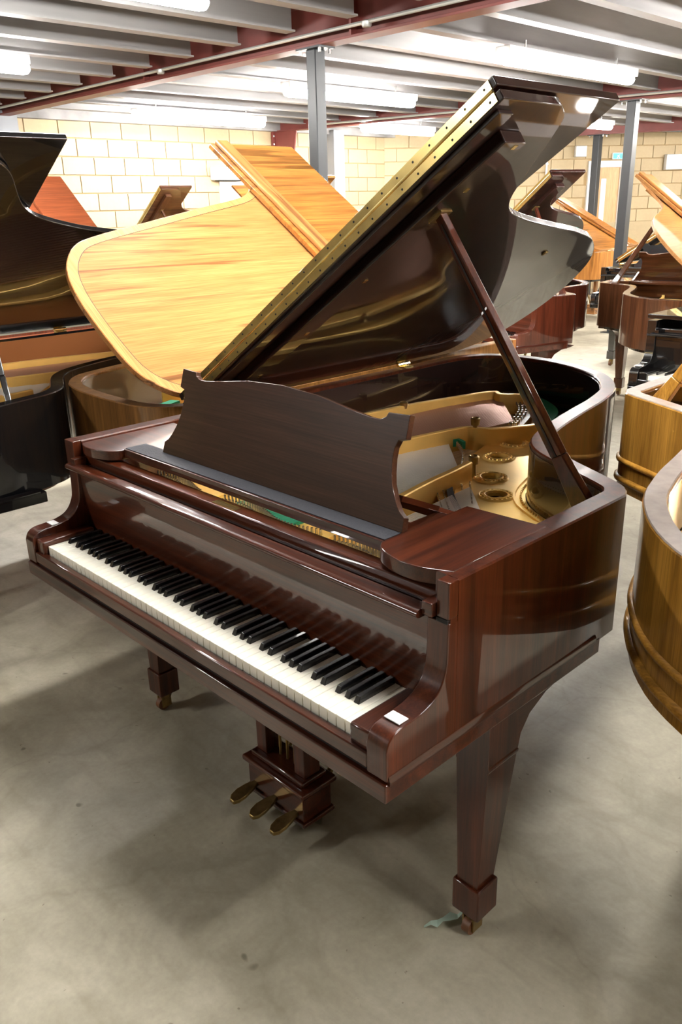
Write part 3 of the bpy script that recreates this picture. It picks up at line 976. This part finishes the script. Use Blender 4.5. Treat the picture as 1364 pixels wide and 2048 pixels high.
        sweep_b = sweep(bmesh.new(), cpth, [(-0.004, 0.800), (-0.003, 0.808), (0.003, 0.808), (0.004, 0.800)])
        obj('plate_ridge', sweep_b, GOLD, pl)
        bm = bmesh.new()
        acc = 0
        for a, b_ in zip(cpth[:-1], cpth[1:]):
            L = math.dist(a, b_)
            while acc < L:
                q = acc / L
                lathe(bm, [(0.0035, 0.0), (0.003, 0.007)], (a[0] + (b_[0] - a[0]) * q + 0.016, a[1] + (b_[1] - a[1]) * q + 0.009, 0.802), 6)
                acc += 0.014
            acc -= L
        obj('plate_beads', bm, GOLD, pl, kind='stuff')
        # webs closing the plate between the treble field and the sloped horn
        obj('treble_web', prism(bmesh.new(), [(0.97, 0.70), (1.10, 0.64), (1.30, 0.66), (1.31, 0.80), (1.22, 0.84), (1.10, 0.86), (1.02, 0.83)], 0.802, 0.815), GOLD, pl, bevel=0.005)
    # ---- shelves and music desk
    if cfg.get('desk', True) or cfg.get('shelves'):
        def shelf_pts(mirror):
            q = catmull([(1.205, 0.49), (1.205, 0.36), (1.205, 0.24), (1.212, 0.212), (1.235, 0.192), (1.284, 0.177), (1.335, 0.178), (1.38, 0.196), (1.396, 0.204)], 4)
            q = [(x * sx, y) for x, y in q] + [(1.396 * sx, 0.50)]
            return [(W - x, y) for x, y in q] if mirror else q
        for mr in (0, 1):
            sp = [(max(x, 0.054), y) for x, y in shelf_pts(mr)]
            if mr:
                sp = [p_ for i, p_ in enumerate(sp) if i == 0 or p_[0] > 0.0545 or sp[i - 1][0] > 0.0545 or i == len(sp) - 1]
            obj('side_shelf', prism(bmesh.new(), sp, 0.930 if mr else 0.936, 0.958 if mr else 0.9665), wd['X' if mr else 'Y'], R, bevel=0.0025)
    if cfg.get('desk', True):
        tray = obj('desk_tray', B(W - 1.2 * sx - 0.002, 1.2 * sx + 0.002, 0.230, 0.345, 0.9385, 0.9615), wd['X'], R, bevel=0.002)
        obj('felt_strip', B(W - 1.2 * sx, 1.2 * sx, 0.236, 0.300, 0.9615, 0.9635), FELT_NAVY, tray)
        half = [(0.435, 0.0), (0.433, 0.030), (0.417, 0.040), (0.405, 0.055), (0.395, 0.072), (0.385, 0.090), (0.379, 0.111), (0.374, 0.140), (0.374, 0.162), (0.380, 0.178), (0.399, 0.183),
                (0.398, 0.232), (0.340, 0.229), (0.335, 0.219), (0.321, 0.212), (0.292, 0.212), (0.224, 0.220), (0.124, 0.234), (0.0, 0.240)]
        hs = cfg.get('desk_scale', 1.0)
        cx = 0.768 * sx if det else W / 2
        poly = [(cx + x, z * hs) for x, z in half] + [(cx - x, z * hs) for x, z in half[-2::-1]]
        dm = prism(bmesh.new(), poly, -0.016, 0)
        tilt = cfg.get('desk_tilt', 16.5)
        desk = obj('music_desk', dm, cfg.get('deskwood', wd)['X'], R, bevel=0.0015, loc=(0, 0.283, 0.9635), rot=(PI / 2 - math.radians(tilt), 0, 0))
        for s_ in (-1, 1):
            bm = bar(bmesh.new(), (cx + s_ * 0.40, 0.318, 1.02), (cx + s_ * 0.40, 0.435, 0.966), 0.010, 0.012)
            obj('desk_prop', bm, wd['Y'], R)
        obj('desk_frame_rail', B(W - 1.2 * sx, 1.2 * sx, 0.43, 0.455, 0.944, 0.962), wd['X'], R, bevel=0.002)
        for x0 in (W - 1.2 * sx + 0.0, 1.2 * sx - 0.03):
            obj('desk_runner', B(x0, x0 + 0.03, 0.34, 0.43, 0.944, 0.960), wd['Y'], R)
    # ---- legs
    def leg(x, y, name='leg', inset=1):
        bm = bmesh.new()
        rows = [(0.150, 0.028, 0.030), (0.470, 0.041, 0.052), (0.474, 0.043, 0.054), (0.480, 0.043, 0.054), (0.484, 0.041, 0.052), (0.56, 0.041, 0.052), (0.594, 0.041, 0.052)]
        rings = []
        for (z, hx, hy) in rows:
            cy_ = y + (hy - 0.03)
            rings.append([bm.verts.new(v) for v in ((x - hx, cy_ - hy, z), (x + hx, cy_ - hy, z), (x + hx, cy_ + hy, z), (x - hx, cy_ + hy, z))])
        bm.faces.new(rings[0][::-1])
        bm.faces.new(rings[-1])
        for a, b_ in zip(rings[:-1], rings[1:]):
            for q in range(4):
                bm.faces.new((a[q], a[(q + 1) % 4], b_[(q + 1) % 4], b_[q]))
        lg = obj(name, bm, wd['Z'], R, bevel=0.0015, smooth=20)
        obj('foot_block', B(x - 0.037, x + 0.037, y - 0.037, y + 0.037, 0.066, 0.152), wd['Z'], lg, bevel=0.005)
        bk_ = [(y + 0.074, 0.46), (y + 0.082, 0.475), (y + 0.09, 0.51), (y + 0.12, 0.545), (y + 0.18, 0.572), (y + 0.26, 0.583), (y + 0.30, 0.594), (y + 0.02, 0.594), (y + 0.02, 0.46)]
        if inset and y < 1.0:
            obj('leg_bracket', side_prism(bmesh.new(), bk_, x - 0.036, x + 0.038), wd['Y'], lg, bevel=0.001)
        bm = lathe(bmesh.new(), [(0.017, 0.036), (0.022, 0.048), (0.020, 0.066)], (x, y, 0), 12)
        box(bm, x - 0.016, x - 0.011, y - 0.022, y + 0.012, 0.012, 0.048)
        box(bm, x + 0.011, x + 0.016, y - 0.022, y + 0.012, 0.012, 0.048)
        obj('castor', bm, GOLD_DK, lg)
        bm = bmesh.new()
        tube(bm, [(x - 0.010, y - 0.012, 0.0215), (x + 0.010, y - 0.012, 0.0215)], 0.0215, 18)
        obj('castor_wheel', bm, RUST, lg)
        return lg
    lx_ = 1.366 if det else W - 0.12
    leg(lx_, 0.352 if det else 0.30)
    leg(W - lx_ + 0.02 if det else 0.12, 0.352 if det else 0.30)
    lt = 1.72 * sl
    lg3 = leg(0.42 * sx, lt)
    obj('leg_cap', B(0.42 * sx - 0.06, 0.42 * sx + 0.06, lt - 0.06, lt + 0.08, 0.590, 0.60), wd['X'], lg3)
    # ---- pedal lyre
    cx = 0.765 if det else W / 2
    ly = obj('pedal_lyre', B(cx - 0.115, cx + 0.115, 0.262, 0.362, 0.045, 0.145), wd['X'], R, bevel=0.003)
    obj('lyre_moulding', B(cx - 0.128, cx + 0.128, 0.250, 0.374, 0.140, 0.158), wd['X'], ly, bevel=0.006)
    obj('lyre_moulding', B(cx - 0.123, cx + 0.123, 0.255, 0.369, 0.045, 0.060), wd['X'], ly, bevel=0.005)
    obj('lyre_step', B(cx - 0.108, cx + 0.108, 0.268, 0.356, 0.158, 0.176), wd['X'], ly, bevel=0.006)
    for s_ in (-1, 1):
        obj('lyre_post', B(cx + s_ * 0.078 - 0.021, cx + s_ * 0.078 + 0.021, 0.285, 0.340, 0.176, 0.594), wd['Z'], ly, bevel=0.003)
        obj('lyre_brace', bar(bmesh.new(), (cx + s_ * 0.085, 0.36, 0.10), (cx + s_ * 0.085, 0.70, 0.600), 0.012, 0.012), GOLD_DK, ly)
    obj('lyre_top', B(cx - 0.14, cx + 0.14, 0.262, 0.372, 0.574, 0.596), wd['X'], ly, bevel=0.003)
    for x in (-0.03, 0, 0.03):
        obj('pedal_rod', tube(bmesh.new(), [(cx + x, 0.312, 0.176), (cx + x, 0.312, 0.58)], 0.004, 8), GOLD_DK, ly)
    for x in (-0.085, 0.0, 0.085):
        bm = bmesh.new()
        pp = [(0.262, 0.008), (0.225, 0.008), (0.200, 0.009), (0.178, 0.016), (0.150, 0.021), (0.128, 0.018), (0.116, 0.008)]
        poly = [(cx + x + hw, y) for y, hw in pp] + [(cx + x - hw, y) for y, hw in pp[::-1]]
        prism(bm, poly, 0.064, 0.076)
        dy = 0.06
        for v in bm.verts:
            v.co.y += dy
            v.co.z += 0.012 * math.sin((v.co.y - 0.18) * 22) - 0.006
        obj('pedal', bm, GOLD_DK, ly, bevel=0.003)
    # ---- lid
    al = math.radians(cfg.get('alpha', 33.3))
    YL = cfg.get('fold', 0.58) * (min(sl, 1))
    FL = cfg.get('flap', 0.42) * min(sl, 1)
    HZ = 0.977
    lw = cfg.get('lidwood', wd)
    lt_ = 0.022
    ov = 0.008
    pth = [(W + ov, YL)] + [p_ for p_ in offset(path, -ov) if p_[1] > YL + 0.03 and not (p_[0] < 0.02 and p_[1] < 1.8 * sl)]
    pth = [(max(x, 0.0), y) for x, y in pth] + [(0.0, YL)]
    LR = (0, -al, 0)
    lid = obj('lid', prism(bmesh.new(), pth, 0, lt_), lw[cfg.get('lidgrain', 'Y')], R, bevel=0.003, loc=(0, 0, HZ), rot=LR)
    if cfg.get('banding'):
        bp2 = [(x, y) for x, y in pth[2:-2] if y > 0.9]
        obj('lid_banding', sweep(bmesh.new(), bp2, [(0.004, lt_), (0.004, lt_ + 0.0006), (0.040, lt_ + 0.0006), (0.040, lt_)]), BANDING, lid)
        obj('inlay_line', sweep(bmesh.new(), bp2, [(0.040, lt_), (0.040, lt_ + 0.0007), (0.0425, lt_ + 0.0007), (0.0425, lt_)]), DARKBROWN, lid)
    if al > 0.05:
        flp = obj('lid_flap', B(0.0, W + ov, YL, YL + FL, lt_ + 0.008, lt_ + 0.030), cfg.get('flapwood', lw)[cfg.get('lidgrain', 'Y')], R, bevel=0.003, loc=(0, 0, HZ), rot=LR)
        if cfg.get('flap_lip'):
            obj('flap_lip', B(0.0, W + ov, YL + FL - 0.10, YL + FL - 0.025, lt_ + 0.030, lt_ + 0.052), lw['X'], flp, bevel=0.008)
            obj('flap_lock', B(0.55, 0.63, YL + FL - 0.125, YL + FL - 0.112, lt_ + 0.0302, lt_ + 0.033), STEEL, flp)
        hg = obj('lid_hinge', B(0.03, W - 0.005, YL - 0.003, YL + 0.001, 0.003, 0.0245), BRASS, R, loc=(0, 0, HZ), rot=LR)
        obj('hinge_leaf', B(0.03, W - 0.005, YL - 0.003, YL + 0.001, 0.0285, 0.049), BRASS, hg)
        obj('hinge_knuckle', tube(bmesh.new(), [(0.03, YL - 0.003, 0.0265), (W - 0.005, YL - 0.003, 0.0265)], 0.0035, 8), BRASS, hg)
        if det:
            sm = finish(lathe(bmesh.new(), [(0.003, 0), (0.002, 0.0012)], (0, 0, 0), 6), DARK, 'hinge_screw')
            for i in range(26):
                for zz in (0.012, 0.040):
                    o = bpy.data.objects.new('hinge_screw', sm)
                    C.objects.link(o)
                    o.parent = hg
                    o.location = (0.05 + i * 0.054, YL - 0.003, zz)
                    o.rotation_euler = (PI / 2, 0, 0)
        yb0 = YL + 0.085
        bt = obj('lid_batten', B(0.06, W - 0.075, yb0, yb0 + 0.075, -0.030, 0.0), lw['X'], R, bevel=0.003, loc=(0, 0, HZ), rot=LR)
        if det:
            obj('front_batten', B(0.04, W - 0.02, YL + 0.012, YL + 0.06, -0.010, 0.0), lw['X'], R, bevel=0.002, loc=(0, 0, HZ), rot=LR)
            for u in (0.25, 0.52, 0.80, 1.18, 1.325):
                obj('batten_screw', B(u, u + 0.014, yb0 + 0.04, yb0 + 0.052, -0.0315, -0.030), BRASS, bt)
            obj('lid_stud', B(0.80, 0.82, 1.55, 1.565, -0.006, 0), GOLD_DK, lid, bevel=0.002)
        # prop stick
        ub, yb_ = 1.092 * sx, YL + 0.14 * min(sl, 1)
        top = Vector((ub * math.cos(al) + 0.03 * math.sin(al), yb_, HZ + ub * math.sin(al) - 0.03 * math.cos(al)))
        bx, by = (1.325 * sx, 0.80 * sl) if not cfg.get('outline_abs') else (1.50, 0.70)
        bot = Vector((bx, by, 0.885))
        dirv = (top - bot).normalized()
        bm = bmesh.new()
        knee = bot + dirv * 0.16
        bar(bm, knee, top, 0.040, 0.020, ref=(0.3, 1, 0), w1=0.026)
        st = obj('prop_stick', bm, wd['Z'], R, bevel=0.003)
        bm = bmesh.new()
        bar(bm, bot, knee, 0.070, 0.022, ref=(0.3, 1, 0), w1=0.040)
        obj('prop_foot', bm, wd['Z'], st, bevel=0.004)
        if det:
            nrm = dirv.cross(Vector((0.3, 1, 0))).normalized()
            nb = nrm.cross(dirv)
            bm = bmesh.new()
            bar(bm, knee + nb * -0.0105, top + nb * -0.0105 - dirv * 0.02, 0.006, 0.002, ref=(0.3, 1, 0))
            obj('prop_groove', bm, DARK, st)
        obj('prop_seat', B(-0.025, 0.02, -0.02, 0.02, -0.004, 0.004), GOLD_DK, st, loc=tuple(top), rot=LR)
    else:
        obj('lid_flap', B(0.0, W + ov, YF - 0.01, YL - 0.002, 0, lt_), lw['Y'], R, bevel=0.003, loc=(0, 0, HZ))
    if cfg.get('tags'):
        for (y0, z0) in ((0.02, 0.69), (0.10, 0.742)):
            obj('paper_label', B(0.008, 0.04, y0 + 0.02, y0 + 0.05, 0.7375 if y0 < .05 else 0.7445, 0.7395 if y0 < .05 else 0.7465), PAPER, R, label='small white paper label')
    # spine hinges
    for yy in (0.66 * sl, 1.6 * sl):
        obj('spine_hinge', tube(bmesh.new(), [(-0.002, yy, HZ - 0.004), (-0.002, yy + 0.07, HZ - 0.004)], 0.0075, 8), BRASS, R)
        obj('hinge_plate', B(0.004, 0.04, yy, yy + 0.05, H + 0.001, H + 0.004), BRASS, R)
    return R

MAIN = grand(dict(x=0, y=0, wood=MAHOG, detail=1, W=1.42, xk0=0.0931, alpha=33.3, flap=0.47, deskwood=DESKWOOD, lidwood=MAHOG_DARK, lidgrain='X',
                  label='large dark red mahogany grand piano in front, lid propped open, keys showing'))
# marks and paper tags on the main piano
for (x0, x1, y0, y1) in ((1.376, 1.412, 0.044, 0.068), (0.008, 0.044, 0.070, 0.092)):
    obj('paper_label', B(x0, x1, y0, y1, 0.7345, 0.7365), PAPER, MAIN, label='small blank white paper label', rot=(0.0, 0, 0), loc=(0, 0, 0.0))
obj('lock_plate', B(0.675, 0.765, 0.197, 0.217, 0.9245, 0.9265), BRASS, MAIN, label='thin brass lock plate')

grand(dict(x=-2.2, y=-0.40, W=1.64, outline=TAIL_A, outline_abs=True, wood=BLACK, alpha=30, fold=0.65, flap=0.45, desk_tilt=63, desk=True, desk_scale=1.0,
           inner=plain('brown_inner_rim', (0.22, 0.075, 0.02), 0.35, coat=0.6),
           label='black lacquered grand piano at the left edge, lid open'))
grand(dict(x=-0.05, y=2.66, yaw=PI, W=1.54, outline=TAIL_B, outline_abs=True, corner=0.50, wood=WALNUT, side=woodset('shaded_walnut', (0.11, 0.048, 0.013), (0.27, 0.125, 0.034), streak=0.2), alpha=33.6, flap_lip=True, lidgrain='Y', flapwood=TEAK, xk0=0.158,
           fold=0.44, flap=0.52, desk=False, banding=True, inner=plain('walnut_inner_rim', (0.08, 0.045, 0.015), 0.3, coat=0.8),
           label='golden walnut grand piano turned round behind, its striped lid facing the camera'))
grand(dict(x=2.31, y=2.56, yaw=PI, W=1.42, wood=WALNUT_SIDE, side=WALNUT_SIDE, alpha=36.5, beads=True, rim_top=plain('grey_rim_edge', (0.30, 0.25, 0.22), 0.35, coat=0.5, noise=0.15, scale=40),  # mottled grey strip laid along the rim top
           lidwood=ORANGE, desk=False, shelves=True, xk0=0.098, flap_lip=True,
           label='yellow-brown walnut grand piano at the right edge, rounded tail with bead mouldings'))
grand(dict(x=-2.38, y=4.35, yaw=-0.30, W=1.42, sl=0.64, wood=REDWOOD, lidwood=woodset('dark_red_lacquer', (0.02, 0.005, 0.004), (0.05, 0.012, 0.008), coat=1.0), alpha=32.3, xk0=0.098, fold=0.65, flap=0.48,
           label='red mahogany baby grand piano behind the open lid, showing its glossy curved arm'))
grand(dict(x=-0.12, y=6.14, yaw=3.282, W=1.20, sl=0.80, wood=BROWN, alpha=37.5, lidwood=GLIDE, xk0=0.078, beads=False, flap_lip=True, desk=True, deskwood=BROWN,
           label='brown grand piano far right with orange lid and pale-edged curved rim'))
grand(dict(x=0.13, y=3.30, W=1.42, wood=BLACK, alpha=0, xk0=0.098, desk=False,
           label='black grand piano with its lid shut at the right edge behind the walnut one', tags=True))
grand(dict(x=-3.97, y=3.34, yaw=PI, W=1.42, wood=REDWOOD, alpha=37.5, lidwood=woodset('brick_red_veneer', (0.13, 0.032, 0.012), (0.22, 0.058, 0.022)), xk0=0.098, sl=0.95,
           label='grand piano with a plain brick red lid sloping down behind the black one'))
grand(dict(x=-7.28, y=3.90, W=1.42, wood=BROWN, alpha=35.5, xk0=0.098,
           label='brown grand piano by the left wall, lid underside and prop stick showing'))
grand(dict(x=-4.34, y=5.92, yaw=PI, W=1.42, wood=TEAK, alpha=34.5, xk0=0.098, sl=0.95, desk=False,
           label='small-looking orange brown lid in front of the pale door, mostly hidden'))
grand(dict(x=-4.26, y=3.45, W=1.40, wood=TEAK, alpha=35, xk0=0.088, sl=0.70, desk=False, flap=0.6,
           label='grand piano with a brown flap tip peeping out right of the dark post'))
grand(dict(x=-3.30, y=7.36, yaw=PI, W=1.42, wood=TEAK, alpha=37.5, xk0=0.098, desk=False, lidwood=ORANGE,
           label='pale orange grand piano lid seen between the post and the brass hinge'))
grand(dict(x=-2.0, y=6.60, W=1.42, sl=0.80, wood=BLACK, alpha=33, xk0=0.098,
           label='black grand piano far behind the brown one with a brass lid hinge'))
grand(dict(x=-3.30, y=10.45, yaw=PI, W=1.42, sl=0.72, wood=TEAK, alpha=27, xk0=0.098, flap_lip=True, desk=False, lidwood=TEAK,
           label='reddish brown piano lid farthest off, sloping behind the mahogany lid'))

# ------------------------------------------------------------------ small things on the floor
bm = bmesh.new()
cols = [((0, 0), .004), ((.012, .010), .010), ((.020, .024), .014), ((.024, .040), .010), ((.030, .058), .016), ((.040, .074), .011), ((.044, .090), .004)]
vs = []
for i, ((x, y), hw) in enumerate(cols):
    z = 0.002 + 0.012 * abs(math.sin(i * 1.3))
    vs.append((bm.verts.new((x - hw * .5, y + hw * .6, z)), bm.verts.new((x + hw * .5, y - hw * .6, z + 0.004 * (i % 2)))))
for a, b_ in zip(vs[:-1], vs[1:]):
    bm.faces.new((a[0], a[1], b_[1], b_[0]))
bmesh.ops.solidify(bm, geom=bm.faces[:], thickness=0.0015)
tp = obj('tape_scrap', bm, MINT, loc=(1.285, 0.272, 0.001), rot=(0, 0, 0.0))
tag(tp, 'crumpled scrap of pale mint tape on the floor beside the brass castor', 'tape')
